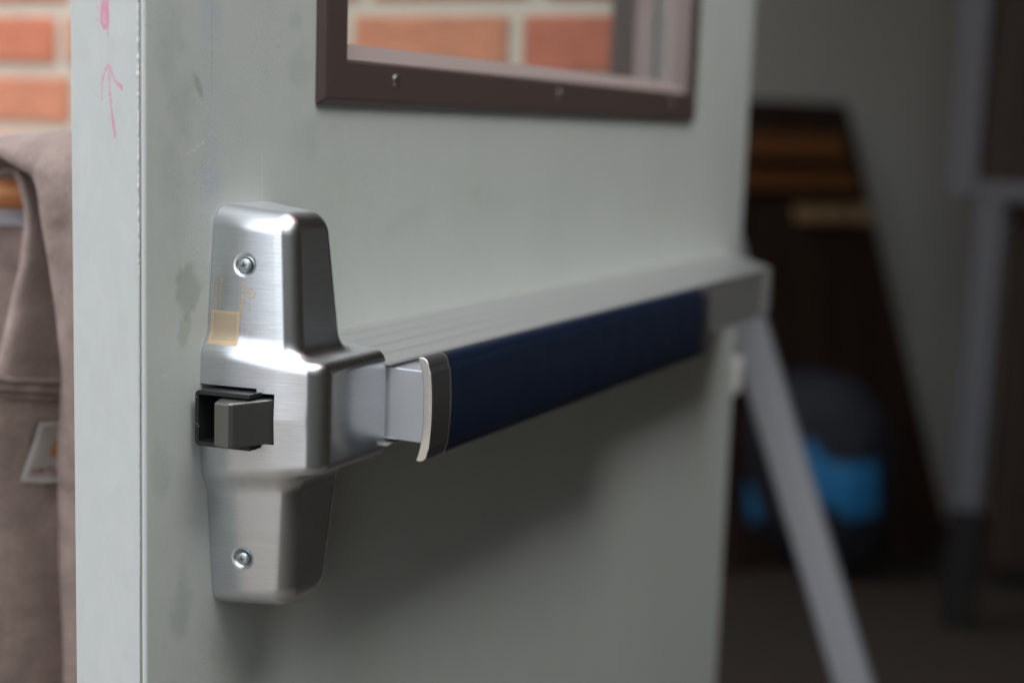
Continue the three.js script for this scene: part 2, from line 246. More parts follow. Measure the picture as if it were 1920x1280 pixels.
  for (let k = 0; k < 900; k++) { x.fillStyle = `rgba(${140 + 60 * rnd()},${140 + 55 * rnd()},${140 + 50 * rnd()},${0.1 + 0.25 * rnd()})`; const r = 0.6 + 1.6 * rnd() * rnd(); x.beginPath(); x.arc(rnd() < 0.5 ? EW * (1 - rnd() * rnd() * 0.3) : rnd() * EW, rnd() * EH, r, 0, 7); x.fill(); }
  const pen = (pts, wd, a) => {   // felt pen: ink density varies along the stroke
    x.lineCap = 'butt'; x.lineJoin = 'round';
    for (let k = 0; k < pts.length - 1; k++) { const n = 7; for (let m = 0; m < n; m++) { const P = (t) => [ex((pts[k][0] + (pts[k + 1][0] - pts[k][0]) * t) / 1e3), ey((pts[k][1] + (pts[k + 1][1] - pts[k][1]) * t) / 1e3)], p = P(m / n), q = P((m + 1.04) / n); x.strokeStyle = `rgba(204,122,146,${a * (0.6 + 0.7 * rnd())})`; x.lineWidth = wd * (0.85 + 0.3 * rnd()); x.beginPath(); x.moveTo(...p); x.lineTo(...q); x.stroke(); } }
  };
  for (let k = 0; k < 46; k++) { const a = -27.2 + 7.6 * rnd(), q = -23.2 + (a + 23.4) * 0.62; pen([[a + rnd() - 0.5, 66], [a + (rnd() - 0.5) * 1.6, 56], [q + 0.6 * (rnd() - 0.5), 45.5 + 2 * rnd()], [q * 0.5 - 11.5, 37.5 + 4.5 * rnd()]], 4 + 4 * rnd(), 0.11); }
  { x.strokeStyle = 'rgba(206,116,148,0.45)'; x.lineWidth = 9; for (const [cx, cy, a, b] of [[-23.2, 41.5, 2.1, 4.4], [-23.5, 43, 2.4, 5.2]]) { x.beginPath(); x.ellipse(ex(cx / 1e3), ey(cy / 1e3), a / 40.5 * EW, b / 480 * EH, 0.1, 0, 7); x.stroke(); } }
  pen([[-21.4, 44], [-21.2, 38], [-21.6, 33]], 9, 0.5); pen([[-29, 41], [-26.5, 40.5]], 6, 0.3); pen([[-28, 48], [-27, 44]], 8, 0.3);
  for (const w of [-25.6, -22, -21, -19.6, -18.6]) pen([[w, 33], [w, 12]], 4, 0.12);
  pen([[-25.6, 4], [-25.2, 12], [-23.5, 18], [-21.2, 20.3], [-19.6, 17.5], [-17.8, 13.6], [-15, 11.2], [-12.8, 9.8]], 9, 0.5); pen([[-15.5, 12], [-13, 10]], 12, 0.35);
  pen([[-21, 18], [-20.6, 8], [-19.4, -2], [-17.6, -12.5]], 10, 0.6); pen([[-19.2, -2], [-17.4, -12.8]], 13, 0.4);
  const texEdge = new THREE.CanvasTexture(cv); texEdge.colorSpace = THREE.SRGBColorSpace; texEdge.wrapT = THREE.MirroredRepeatWrapping; texEdge.magFilter = THREE.LinearFilter;
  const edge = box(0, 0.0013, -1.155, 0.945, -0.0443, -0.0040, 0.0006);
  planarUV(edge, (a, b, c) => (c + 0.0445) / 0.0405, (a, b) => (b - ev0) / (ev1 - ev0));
  tag(mesh('edge_strip', edge, mat(rgb(0.87, 0.87, 0.87), { map: texEdge, roughness: 0.5, bumpMap: texPeel, bumpScale: 0.00006 }), door), 'door edge with a pink marker scribble');  // edge tint set darker than the same face paint, offsetting its stronger light
  // ragged bead of filler in the seam
  const N = 420, rows = [], pos = [], idx = [];
  for (let i = 0; i <= N; i++) {
    const v = -0.22 + 0.36 * i / N, k = 0.4 + 1.1 * sstep(-0.1, -0.05, v);
    const a = 0.0006 * k * clamp(0.3 + 1.6 * fbm(v * 310, 1, 3, 4) + 0.5 * sstep(0.2, 0.5, noise(v * 150, 5, 1)), 0, 1.15), zz = -0.0040 - 0.0002 + 0.0003 * fbm(v * 130, 7, 2, 3);
    for (let m = 0; m < 6; m++) { const t = m / 5 * Math.PI; pos.push(0.0004 - a * Math.sin(t) * (1 + 0.7 * noise(v * 1400, m, 2)), v, zz - Math.cos(t) * (0.0003 + a * 0.9)); }
    if (i) for (let m = 0; m < 5; m++) { const p = (i - 1) * 6 + m; idx.push(p, p + 6, p + 1, p + 1, p + 6, p + 7); }
  }
  const g = new THREE.BufferGeometry(); g.setAttribute('position', new THREE.Float32BufferAttribute(pos, 3)); g.setIndex(idx); g.computeVertexNormals(); planarUV(g, (a, b) => b * 50, (a, b, c) => c * 50);
  tag(mesh('seam_filler', g, mat(rgb(0.55, 0.54, 0.51), { roughness: 0.85 }), door), 'ragged filler along the edge seam');

  // window frame: four mitred rails on either face, glass between
  const R = { x0: 0.1375, x1: 0.7425, y0: 0.0068, y1: 0.656 };
  const prof = [[0, 0.0003], [0, 0.0010], [0.0030, 0.0043], [0.0040, 0.0047], [0.0236, 0.0047], [0.0246, 0.0040], [0.0246, 0.0003]], bead = [[0.0247, 0.0034], [0.0252, 0.0036], [0.0345, -0.0062], [0.0345, -0.0172], [0.0247, -0.0172]];
  const rail = (side, flip, prof) => {
    const pos = [], idx = [], n = prof.length;
    const at = (d, w, e) => {   // e: which end of the rail
      const xa = R.x0 + d, xb = R.x1 - d, ya = R.y0 + d, yb = R.y1 - d, gp = 0.00045;
      const z = flip ? -0.0445 - w : w;
      if (side === 0) return [e ? xb - gp : xa + gp, ya, z]; if (side === 1) return [e ? xb - gp : xa + gp, yb, z];
      if (side === 2) return [xa, e ? yb - gp : ya + gp, z]; return [xb, e ? yb - gp : ya + gp, z];
    };
    for (let i = 0; i < n; i++) { const a = prof[i], b = prof[(i + 1) % n], k = pos.length / 3; pos.push(...at(...a, 0), ...at(...a, 1), ...at(...b, 1), ...at(...b, 0)); idx.push(k, k + 1, k + 2, k, k + 2, k + 3); }
    for (const e of [0, 1]) { const s = THREE.ShapeUtils.triangulateShape(prof.map(([a, b]) => new THREE.Vector2(a, b)), []), k = pos.length / 3; for (const q of prof) pos.push(...at(...q, e)); for (const t of s) idx.push(k + t[0], k + t[1], k + t[2]); }
    const g = new THREE.BufferGeometry(); g.setAttribute('position', new THREE.Float32BufferAttribute(pos, 3)); g.setIndex(idx); const og = outward(g.toNonIndexed()); planarUV(og, (x, y) => (x + y) * 8, (x, y, z) => (y - x + z) * 8); return og;
  };
  const frame = new THREE.Group(); frame.name = 'window_frame'; door.add(frame); tag(frame, 'brown mitred window frame screwed to the door');
  for (let s = 0; s < 4; s++) { for (const f of [false, true]) { mesh('rail', rail(s, f, prof), M.brownPaint, frame); mesh('glazing_bead', rail(s, f, bead), M.bead, frame); } }
  mesh('pane', box(0.1605, 0.7195, 0.0275, 0.6345, -0.0235, -0.0175), M.glass, door);
  // screws in the frame
  const head = new THREE.LatheGeometry([[0, 0.0012], [0.0007, 0.0004], [0.0010, 0.0014], [0.0027, 0.0010], [0.0036, 0.0001], [0.0036, -0.0012]].map(([a, b]) => new THREE.Vector2(a, b)), 20).rotateX(Math.PI / 2);
  for (const u of [0.214, 0.4444, 0.68]) { const o = mesh('screw', head, mat(rgb(0.20, 0.17, 0.17), { metalness: 0.8, roughness: 0.28 }), frame); o.position.set(u, 0.0228, 0.0047); }
  for (const vv of [0.11, 0.34, 0.57]) for (const u of [0.1518, 0.7282]) { const o = mesh('screw', head, mat(rgb(0.20, 0.17, 0.17), { metalness: 0.8, roughness: 0.28 }), frame); o.position.set(u, vv, 0.0047); }
  // hinges on the far edge
  for (const v of [-0.92, -0.1, 0.75]) { const o = mesh('hinge', mergeGeometries([new THREE.CylinderGeometry(0.0075, 0.0075, 0.11, 16).translate(0.928, v, -0.046), box(0.9145, 0.917, v - 0.055, v + 0.055, -0.044, -0.008).toNonIndexed ? box(0.9145, 0.917, v - 0.055, v + 0.055, -0.044, -0.008) : null]), M.paleMetal, door); }
}

// ------------------------------------------------------------------ exit device on the door
const dev = thing('exit_device', 'brushed steel panic exit bar with navy blue push pad mounted across the door', 'exit device');
dev.position.set(0, EYE + C, 0);          // local: x along the door, y from the centre line, z out from the door face
// --- cover as a signed distance field (millimetres), meshed by surface nets
const rmax = (ds, r) => { let m = -1e9, s = 0; for (const d of ds) { const e = d + r; if (e > m) m = e; if (e > 0) s += e * e; } return (m > 0 ? Math.sqrt(s) : m) - r; };
const smin = (a, b, k) => { const h = Math.max(k - Math.abs(a - b), 0) / k; return Math.min(a, b) - h * h * k * 0.25; };
const leftU = (y, z) => 42.4 + 0.086 * Math.abs(y) + 0.08 * z + 0.0026 * z * z;
function coverSolid(x, y, z) {
  const ay = Math.abs(y);
  // tall tapering body
  const L = (leftU(y, z) - x) / 1.02, Rr = (x - (111.5 - 0.086 * ay - 0.18 * z)) / 1.02, T = (ay - (103.2 - 0.09 * z)) / 1.004, F = (z + 0.087 * ay - 49.3) / 1.004;
  const sides = rmax([L, T, Rr], 11), A = rmax([sides, F], 9);
  // deeper middle block that meets the bar
  const L2 = (42.3 + 0.08 * z + 0.0022 * z * z - x) / 1.016, T2 = (ay - (34.2 - 0.105 * z)) / 1.006, F2 = z - 61.2, R2 = x - 122;
  const s2 = rmax([L2, F2], 10), B = rmax([rmax([s2, T2], 6), R2], 0.6);
  return smin(A, B, 9);
}
const boxSD = (x, y, z, x0, x1, y0, y1, z0, z1) => Math.max(x0 - x, x - x1, y0 - y, y - y1, z0 - z, z - z1);
function coverSDF(x, y, z) {
  let d = coverSolid(x, y, z);
  // screw dimples
  for (const sy of [74.2, -74.4]) { const dx = x - 51.7, dy = y - sy, dz = z - 18.4, n = dx * 0.98 * -1 + dz * 0.18, rr = Math.sqrt(Math.max(0, dx * dx + dy * dy + dz * dz - n * n)); const cone = (rr - 4.3 + Math.max(0, -n - 0.2) * 1.4) * 0.75; d = -smin(-d, Math.max(cone, -n - 1.7), 1.6); }
  return Math.max(d, -0.9 - z);
}
function surfaceNets(f, b, h, s) {
  const nx = Math.ceil((b[1] - b[0]) / h), ny = Math.ceil((b[3] - b[2]) / h), nz = Math.ceil((b[5] - b[4]) / h), X = nx + 1, Y = ny + 1, Z = nz + 1;
  const D = new Float32Array(X * Y * Z); for (let k = 0; k < Z; k++) for (let j = 0; j < Y; j++) for (let i = 0; i < X; i++) D[(k * Y + j) * X + i] = f(b[0] + i * h, b[2] + j * h, b[4] + k * h);
  const id = new Int32Array(nx * ny * nz).fill(-1), pos = [], idx = [], nor = [], E = [[0, 1], [0, 2], [0, 4], [1, 3], [1, 5], [2, 3], [2, 6], [3, 7], [4, 5], [4, 6], [5, 7], [6, 7]];
  for (let k = 0; k < nz; k++) for (let j = 0; j < ny; j++) for (let i = 0; i < nx; i++) {
    const c = []; let neg = 0; for (let q = 0; q < 8; q++) { const v = D[((k + (q >> 2)) * Y + j + ((q >> 1) & 1)) * X + i + (q & 1)]; c.push(v); if (v < 0) neg++; }
    if (neg === 0 || neg === 8) continue;
    let x = 0, y = 0, z = 0, n = 0; for (const [p, q] of E) if ((c[p] < 0) !== (c[q] < 0)) { const t = c[p] / (c[p] - c[q]); x += (p & 1) + t * ((q & 1) - (p & 1)); y += ((p >> 1) & 1) + t * (((q >> 1) & 1) - ((p >> 1) & 1)); z += (p >> 2) + t * ((q >> 2) - (p >> 2)); n++; }
    let px = b[0] + (i + x / n) * h, py = b[2] + (j + y / n) * h, pz = b[4] + (k + z / n) * h, gx, gy, gz;
    for (let it = 0; it < 2; it++) { const e = 0.25, v = f(px, py, pz); gx = (f(px + e, py, pz) - f(px - e, py, pz)); gy = (f(px, py + e, pz) - f(px, py - e, pz)); gz = (f(px, py, pz + e) - f(px, py, pz - e)); const l = Math.hypot(gx, gy, gz) || 1; gx /= l; gy /= l; gz /= l; const st = Math.max(-0.4, Math.min(0.4, v)); if (it === 0) { px -= gx * st; py -= gy * st; pz -= gz * st; } }
    id[(k * ny + j) * nx + i] = pos.length / 3; pos.push(px * s, py * s, pz * s); nor.push(gx, gy, gz);
  }
  const at = (i, j, k) => id[(k * ny + j) * nx + i], quad = (a, b2, c2, d, flip) => { if (flip) idx.push(a, c2, b2, a, d, c2); else idx.push(a, b2, c2, a, c2, d); };
  for (let k = 0; k < nz; k++) for (let j = 0; j < ny; j++) for (let i = 0; i < nx; i++) {
    const v = D[(k * Y + j) * X + i] < 0;
    if (j > 0 && k > 0 && v !== D[(k * Y + j) * X + i + 1] < 0) quad(at(i, j - 1, k - 1), at(i, j, k - 1), at(i, j, k), at(i, j - 1, k), !v);
    if (i > 0 && k > 0 && v !== D[(k * Y + j + 1) * X + i] < 0) quad(at(i - 1, j, k - 1), at(i - 1, j, k), at(i, j, k), at(i, j, k - 1), !v);
    if (i > 0 && j > 0 && v !== D[((k + 1) * Y + j) * X + i] < 0) quad(at(i - 1, j - 1, k), at(i, j - 1, k), at(i, j, k), at(i - 1, j, k), !v);
  }
  const g = new THREE.BufferGeometry(); g.setAttribute('position', new THREE.Float32BufferAttribute(pos, 3)); g.setAttribute('normal', new THREE.Float32BufferAttribute(nor, 3)); g.setIndex(idx); return g;
}
const cover = (() => {
  let g = surfaceNets(coverSDF, [39.3, 125.3, -106.3, 106.7, -1.13, 64], 1.1, 0.001);
  g.setAttribute('uv', new THREE.BufferAttribute(new Float32Array(g.attributes.position.count * 2), 2));
  const ev = new Evaluator(); ev.useGroups = false; let br = new Brush(g); br.updateMatrixWorld();
  for (const q of [[0.02, 0.084, -0.0156, 0.0149, -0.003, 0.0306], [0.02, 0.084, -0.0124, 0.0127, 0.02, 0.0396], [0.1155, 0.14, -0.12, 0.12, -0.01, 0.08], [0.02, 0.15, -0.13, 0.13, -0.02, 0.0002]]) { const c = new Brush(box(...q)); c.updateMatrixWorld(); br = ev.evaluate(br, c, SUBTRACTION); }
  g = br.geometry;
  planarUV(g, (x, y) => y * 5.5, (x, y, z) => (x + z) * 5.5);       // u runs up the part, across the grain
  return tag(mesh('case_cover', g, M.steel, dev), 'brushed steel cover with tapered ends and two screws');
})();
// thin lasered marking that follows the cover's left face
{
  const w0 = 0.8, w1 = 27.2, y0 = 31, y1 = 79, cw = 528, chh = 960;
  const cv = document.createElement('canvas'); cv.width = cw; cv.height = chh; const x = cv.getContext('2d');
  x.fillStyle = '#000'; x.fillRect(0, 0, cw, chh); const px = (w) => (w - w0) / (w1 - w0) * cw, py = (y) => (y1 - y) / (y1 - y0) * chh;
  const text = (s, w, y, size, dir, a, weight = '') => { x.save(); x.translate(px(w), py(y)); x.rotate(dir * Math.PI / 2); x.fillStyle = `rgba(255,255,255,${a})`; x.font = `${weight} ${size}px sans-serif`; x.fillText(s, 0, 0); x.restore(); };
  x.fillStyle = 'rgba(255,255,255,1)'; x.fillRect(px(1.9), py(51.2), px(17.6) - px(1.9), py(34.6) - py(51.2));
  x.strokeStyle = 'rgba(255,255,255,0.95)'; x.lineWidth = 16; x.strokeRect(px(1.9) + 8, py(51.2) + 8, px(17.6) - px(1.9) - 16, py(34.6) - py(51.2) - 16);
  text('0000 L 24-F2', 4.6, 53, 44, -1, 0.55); text('01 070 707 1240', 7.2, 53, 40, -1, 0.5);
  text('PANIC HARDWARE', 17.8, 67.2, 42, 1, 0.85, 'bold'); text('350K', 16.4, 57, 40, 1, 0.8);
  x.strokeStyle = 'rgba(255,255,255,0.75)'; x.lineWidth = 9; x.beginPath(); x.arc(px(22.6), py(60.3), 44, 0, 7); x.stroke(); text('UL', 21.3, 61.8, 44, 1, 0.75, 'bold');
  text('LISTED', 21.7, 56.6, 30, 1, 0.6); for (let k = 0; k < 4; k++) text(['PANIC EXIT', 'HARDWARE', 'SA 0000', '3R22'][k], 19 + 1.7 * (3 - k), 43, 26, 1, 0.35);
  const t = new THREE.CanvasTexture(cv); t.magFilter = THREE.LinearFilter;
  const tanTex = dataTex(264, 480, (i, j, c) => { const w = w0 + (i / 264) * (w1 - w0), y = y0 + (j / 480) * (y1 - y0), inn = w > 3.1 && w < 16.2 && y > 36.6 && y < 49.9 ? 1 : 0, n = 0.08 + inn * (0.16 + 0.34 * fbm(i / 2.6, j / 3, 4, 2) + 0.1 * fbm(i / 20, j / 20, 1, 2)); c[0] = 1 - n * 1.15; c[1] = 1 - n * 0.75; c[2] = 1 - n * 0.35; });
  const N = 14, K = 26, pos = [], uv = [], idx = [];
  for (let j = 0; j <= K; j++) for (let i = 0; i <= N; i++) {
    const z = w0 + (w1 - w0) * i / N, y = y0 + (y1 - y0) * j / K; let X = 38; for (let it = 0; it < 40; it++) X += coverSolid(X, y, z) * 0.9;
    pos.push((X - 0.07) / 1000, y / 1000, z / 1000); uv.push(i / N, j / K);
    if (i && j) { const a = (j - 1) * (N + 1) + i - 1; idx.push(a, a + 1, a + N + 2, a, a + N + 2, a + N + 1); }
  }
  const g = new THREE.BufferGeometry(); g.setAttribute('position', new THREE.Float32BufferAttribute(pos, 3)); g.setAttribute('uv', new THREE.Float32BufferAttribute(uv, 2)); g.setIndex(idx); g.computeVertexNormals();
  tag(mesh('marking', g, mat(rgb(0.60, 0.43, 0.27), { metalness: 0.55, roughness: 0.45, map: tanTex, alphaMap: t, alphaTest: 0.3, side: THREE.DoubleSide }), cover), 'tan lasered plate and small lettering');
}
// cover screws: pan head with a cross recess
{
  const ev = new Evaluator(); ev.useGroups = false;
  let head = new Brush(new THREE.LatheGeometry([[0, 0.0013], [0.0024, 0.0012], [0.0030, 0.0008], [0.0033, 0.0002], [0.0033, -0.0006], [0.0028, -0.0014], [0, -0.0014]].map(([a, b]) => new THREE.Vector2(a, b)), 40)); head.updateMatrixWorld();
  for (const a of [0, Math.PI / 2]) { const c = new Brush(new THREE.BoxGeometry(0.0031, 0.0024, 0.0007)); c.position.y = 0.0014; c.rotation.y = a + 0.5; c.updateMatrixWorld(); head = ev.evaluate(head, c, SUBTRACTION); }
  for (const y of [74.2, -74.4]) { const o = mesh('screw', head.geometry, M.zinc, cover); o.position.set(0.0514, y / 1000, 0.0185); o.quaternion.setFromUnitVectors(V3(0, 1, 0), V3(-0.98, 0, 0.18).normalize()); }
}
// latch bolt: wedge with a sloping face, chamfered
{
  const s = new THREE.Shape([[25.6, 20.4], [25.6, 28.6], [27.2, 30], [48, 38.9], [70, 38.9], [70, 14], [40, 14]].map(([a, b]) => new THREE.Vector2(a / 1000, -b / 1000)));
  const g = new THREE.ExtrudeGeometry(s, { depth: 0.0222 - 0.0022, bevelEnabled: true, bevelSize: 0.0011, bevelThickness: 0.0011, bevelOffset: -0.0011, bevelSegments: 3 }); g.rotateX(-Math.PI / 2); 
  g.translate(0, -0.0109, 0); { const p = g.attributes.position; for (let i = 0; i < p.count; i++) p.setZ(i, p.getZ(i)); }
  planarUV(g, (x, y, z) => (x + z) * 12, (x, y) => y * 12);
  mesh('latch_bolt', g, M.gunmetal, dev);
  // scratches on the bolt: fine bright nicks
  const nick = mat(rgb(0.45, 0.45, 0.44), { metalness: 0.9, roughness: 0.4 }), dirv = V3(20.8, 0, 8.9).normalize(), nn = V3(-8.9, 0, 20.8).normalize(), q = [];
  for (const [t0, y0, t1, y1, r] of [[6.5, 3.8, 6.9, 3.5, 0.1], [9.5, -4.3, 13, -2.6, 0.06], [15.5, -0.4, 17.2, 1.6, 0.05], [16.8, 1, 18.2, 0.6, 0.04], [8, 1.2, 8.2, 0.4, 0.04], [3.6, -7, 5.2, -6.4, 0.04], [12.5, -4, 12.6, -8, 0.035], [19.8, -0.5, 20, -0.7, 0.07], [10.8, 8.2, 11.2, 8.4, 0.06]]) {
    const P = (t, y) => V3(27.2, 0, 30).addScaledVector(dirv, t).addScaledVector(nn, 0.01).setY(y).multiplyScalar(0.001); q.push(new THREE.TubeGeometry(new THREE.LineCurve3(P(t0, y0), P(t1, y1)), 1, r * 4 / 1000, 5, true));
  }
  tag(mesh('nicks', mergeGeometries(q), nick, dev), 'fine bright nicks on the bolt');
}
// black channel around the bolt
{
  const o = [], r = 2.6, t = 2.1, top = 13.3, bot = -14.4, wz = 3.2, end = 33, arc = (cx, cy, rr, a0, a1, n = 6) => { const q = []; for (let k = 0; k <= n; k++) { const a = a0 + (a1 - a0) * k / n; q.push([cx + rr * Math.cos(a), cy + rr * Math.sin(a)]); } return q; };
  const pts = [[end, top], ...arc(wz + r, top - r, r, Math.PI / 2, Math.PI), ...arc(wz + r, bot + r, r, Math.PI, 1.5 * Math.PI), [end, bot], [end, bot + t], ...arc(wz + r, bot + r, r - t, 1.5 * Math.PI, Math.PI), ...arc(wz + r, top - r, r - t, Math.PI, Math.PI / 2), [end, top - t]];
  const g = extrudeX(pts.map(([a, b]) => [a / 1000, b / 1000]), 0.0325, 0.078, 0.0002); planarUV(g, (x, y, z) => (x + z) * 14, (x, y) => (y + x) * 14);
  const p = g.attributes.position; for (let i = 0; i < p.count; i++) { const z = p.getZ(i), x = p.getX(i); if (x < 0.035) p.setX(i, x + 0.004 * sstep(0.012, 0.03, z)); } g.computeVertexNormals();
  mesh('latch_channel', g, M.blackSteel, dev);
  const burr = []; for (let k = 0; k < 46; k++) { const s = 0.00012 + 0.0003 * rnd() * rnd(), b = new THREE.TetrahedronGeometry(s * 1.6).scale(1, 0.6 + 1.6 * rnd(), 1).rotateZ(rnd() * 6).rotateX(rnd() * 6); const low = rnd() < 0.75; b.translate(0.0323, low ? -0.003 - 0.0112 * rnd() : -0.002 + 0.013 * rnd(), 0.0031 + 0.0024 * rnd()); burr.push(b); }
  tag(mesh('burrs', mergeGeometries(burr), mat(rgb(0.2, 0.2, 0.21), { metalness: 0.9, roughness: 0.35 }), dev), 'small bright burrs on the channel edge');
}
// mechanism housing: ridged aluminium channel
{
  const pts = [[0, 28], [0, 28.2]], groove = [12, 24.5, 26.5, 38, 40, 52], side = (z) => 28.2 - 0.094 * z;
  for (const g0 of [10, 23, 36.5, 50]) pts.push([g0, side(g0)], [g0 + 0.7, side(g0) - 0.45], [g0 + 2.2, side(g0) - 0.6], [g0 + 3, side(g0 + 3)]);
  pts.push([63.6, side(63.6)], [65, side(65) - 0.7], [65.2, 20.9], [60, 20.7]);
  const full = [...pts.slice(1), ...pts.slice(1).reverse().map(([a, b]) => [a, -b])];
  const g = extrudeX(full.map(([a, b]) => [a / 1000, b / 1000]), 0.1145, 0.7925, 0); planarUV(g, (x, y, z) => x * 4, (x, y, z) => (y + z) * 4);
  const h = mesh('mechanism_housing', g.toNonIndexed ? g : g, M.aluminium, dev); h.geometry.computeVertexNormals();
  // filler plate beyond the pad with shallow flutes
  const fp = [[58, -20], [64.6, -20]]; for (let k = 0; k < 4; k++) { const y = -16.5 + k * 10; fp.push([64.6, y], [63.9, y + 0.8], [63.9, y + 2.2], [64.6, y + 3]); } fp.push([64.6, 20], [58, 20]);
  mesh('filler_plate', planarUV(extrudeX(fp.map(([a, b]) => [a / 1000, b / 1000]), 0.552, 0.7925, 0), (x) => x * 4, (x, y, z) => (y + z) * 4), M.aluminium, dev);
  // end cap: tapers towards the far end
  const sec = (x, k, wz) => [[0.2, 28.3], [wz - 6, (28.9 - 0.094 * wz) * k], [wz - 1.5, (28.3 - 0.094 * wz) * k], [wz, (26 - 0.094 * wz) * k], [wz, -(26 - 0.094 * wz) * k], [wz - 1.5, -(28.3 - 0.094 * wz) * k], [wz - 6, -(28.9 - 0.094 * wz) * k], [0.2, -28.3]].map(([a, b]) => V3(x / 1000, b / 1000, a / 1000));
  const secs = [sec(792.6, 0.985, 64.9), sec(806, 0.985, 64.9), sec(808.5, 0.985, 63), sec(840, 0.985, 33), sec(871, 0.985, 8)], pos = [], idx = [], n = 8;
  for (const s of secs) for (const q of s) pos.push(q.x, q.y, q.z);
  for (let r = 0; r < secs.length - 1; r++) for (let i = 0; i < n; i++) { const a = r * n + i, b = r * n + (i + 1) % n; idx.push(a, b, b + n, a, b + n, a + n); }
  for (const [r, f] of [[0, 1], [secs.length - 1, 0]]) for (let i = 1; i < n - 1; i++) idx.push(r * n, r * n + (f ? i + 1 : i), r * n + (f ? i : i + 1));
  let eg = new THREE.BufferGeometry(); eg.setAttribute('position', new THREE.Float32BufferAttribute(pos, 3)); eg.setIndex(idx); eg = outward(eg.toNonIndexed()); planarUV(eg, (x, y) => x * 8, (x, y, z) => (y + z) * 8);
  mesh('housing_end_cap', eg, M.aluminium, dev);
}
// push pad: carrier block, curved blue shell, end caps
{
  const shell = (f0, edge) => {   // curved front (bulging 3.4 mm), back nearly flat
    const q = [], H = 27.4, n = 16, rd = 5, fz = (y) => 91.2 + f0 - 2.2 * (y / H) * (y / H);
    for (let k = 0; k <= 8; k++) { const a = -Math.PI / 2 + k / 8 * Math.PI / 2; q.push([fz(-H) - rd + rd * Math.cos(a), -H + rd + rd * Math.sin(a)]); }
    for (let k = 1; k < n; k++) { const y = (-H + rd) + 2 * (H - rd) * k / n; q.push([fz(y), y]); }
    for (let k = 0; k <= 8; k++) { const a = k / 8 * Math.PI / 2; q.push([fz(H) - rd + rd * Math.cos(a), H - rd + rd * Math.sin(a)]); }
    for (let k = n; k >= 0; k--) { const y = -H + 2 * H * k / n, t = y / H; q.push([86.0 + f0 - 3.6 * Math.abs(t) ** 3, y * 0.985]); }
    return q.map(([a, b]) => [a / 1000, b / 1000]);
  };
  mesh('carrier_block', box(0.1185, 0.5515, -0.0192, 0.0192, 0.052, 0.0868, 0.0007), M.castBlock, dev);
  const pad = mesh('push_pad', planarUV(extrudeX(shell(0, 1.1), 0.1327, 0.5365, 0), (x) => x * 9, (x, y, z) => (y + z) * 9), M.navy, dev); tag(pad, 'navy blue curved push pad');
  const cap = mesh('pad_end_cap', planarUV(extrudeX(shell(0.25, 1.1), 0.1135, 0.1318, 0), (x) => x * 9, (x, y, z) => (y + z) * 9), M.capDark, dev); tag(cap, 'dark grey end cap with bright metal end');
  mesh('bright_end', extrudeX(shell(0.2, 0.9), 0.1122, 0.1135, 0.0004), M.chrome, cap);
  mesh('trim_line', extrudeX(shell(0.35, 0.9), 0.1318, 0.1327, 0), M.chrome, cap);
  const far = mesh('pad_end_cap', extrudeX(shell(0.25, 1.1), 0.5365, 0.552, 0.0006), M.capDark, dev);
}

// ------------------------------------------------------------------ jacket over a rail, beyond the door edge
const JH = V3(0.89773, 0, -0.44054), JR = V3(0.44054, 0, 0.89773);          // depth and right of the rail's frame
const jp = (s, v, d) => V3(-0.5289, EYE, 0.4504).addScaledVector(JH, d).addScaledVector(JR, s).add(V3(0, v, 0));
{
  const rail = thing('wooden_rail', 'wooden rail on two posts with the jacket hung over it', 'rail');
  const a = jp(-0.62, -0.0575, 0.965), b = jp(-0.115, -0.0575, 0.965), len = a.distanceTo(b);
  const bar = mesh('bar', planarUV(new THREE.CylinderGeometry(0.0095, 0.0095, len, 20).rotateZ(Math.PI / 2), (x) => x * 2, (x, y, z) => Math.atan2(y, z)), M.wood, rail); bar.position.copy(a).lerp(b, 0.5); bar.quaternion.setFromUnitVectors(V3(1, 0, 0), JR);
  for (const s of [-0.6, -0.128]) { const p = jp(s, 0, 0.965), o = mesh('post', box(-0.012, 0.012, 0, EYE - 0.064, -0.012, 0.012, 0.003), M.wood, rail); o.position.set(p.x, 0, p.z); o.rotation.y = 0.456; }
  const pipe = thing('drain_pipe', 'grey metal pipe running just below the wooden rail', 'pipe');
  const c0 = jp(-0.62, -0.080, 1.0), c1 = jp(-0.10, -0.080, 1.0);
  const pm = mesh('tube', new THREE.CylinderGeometry(0.0105, 0.0105, c0.distanceTo(c1), 20).rotateZ(Math.PI / 2), M.paleMetal, pipe); pm.position.copy(c0).lerp(c1, 0.5); pm.quaternion.setFromUnitVectors(V3(1, 0, 0), JR);
}
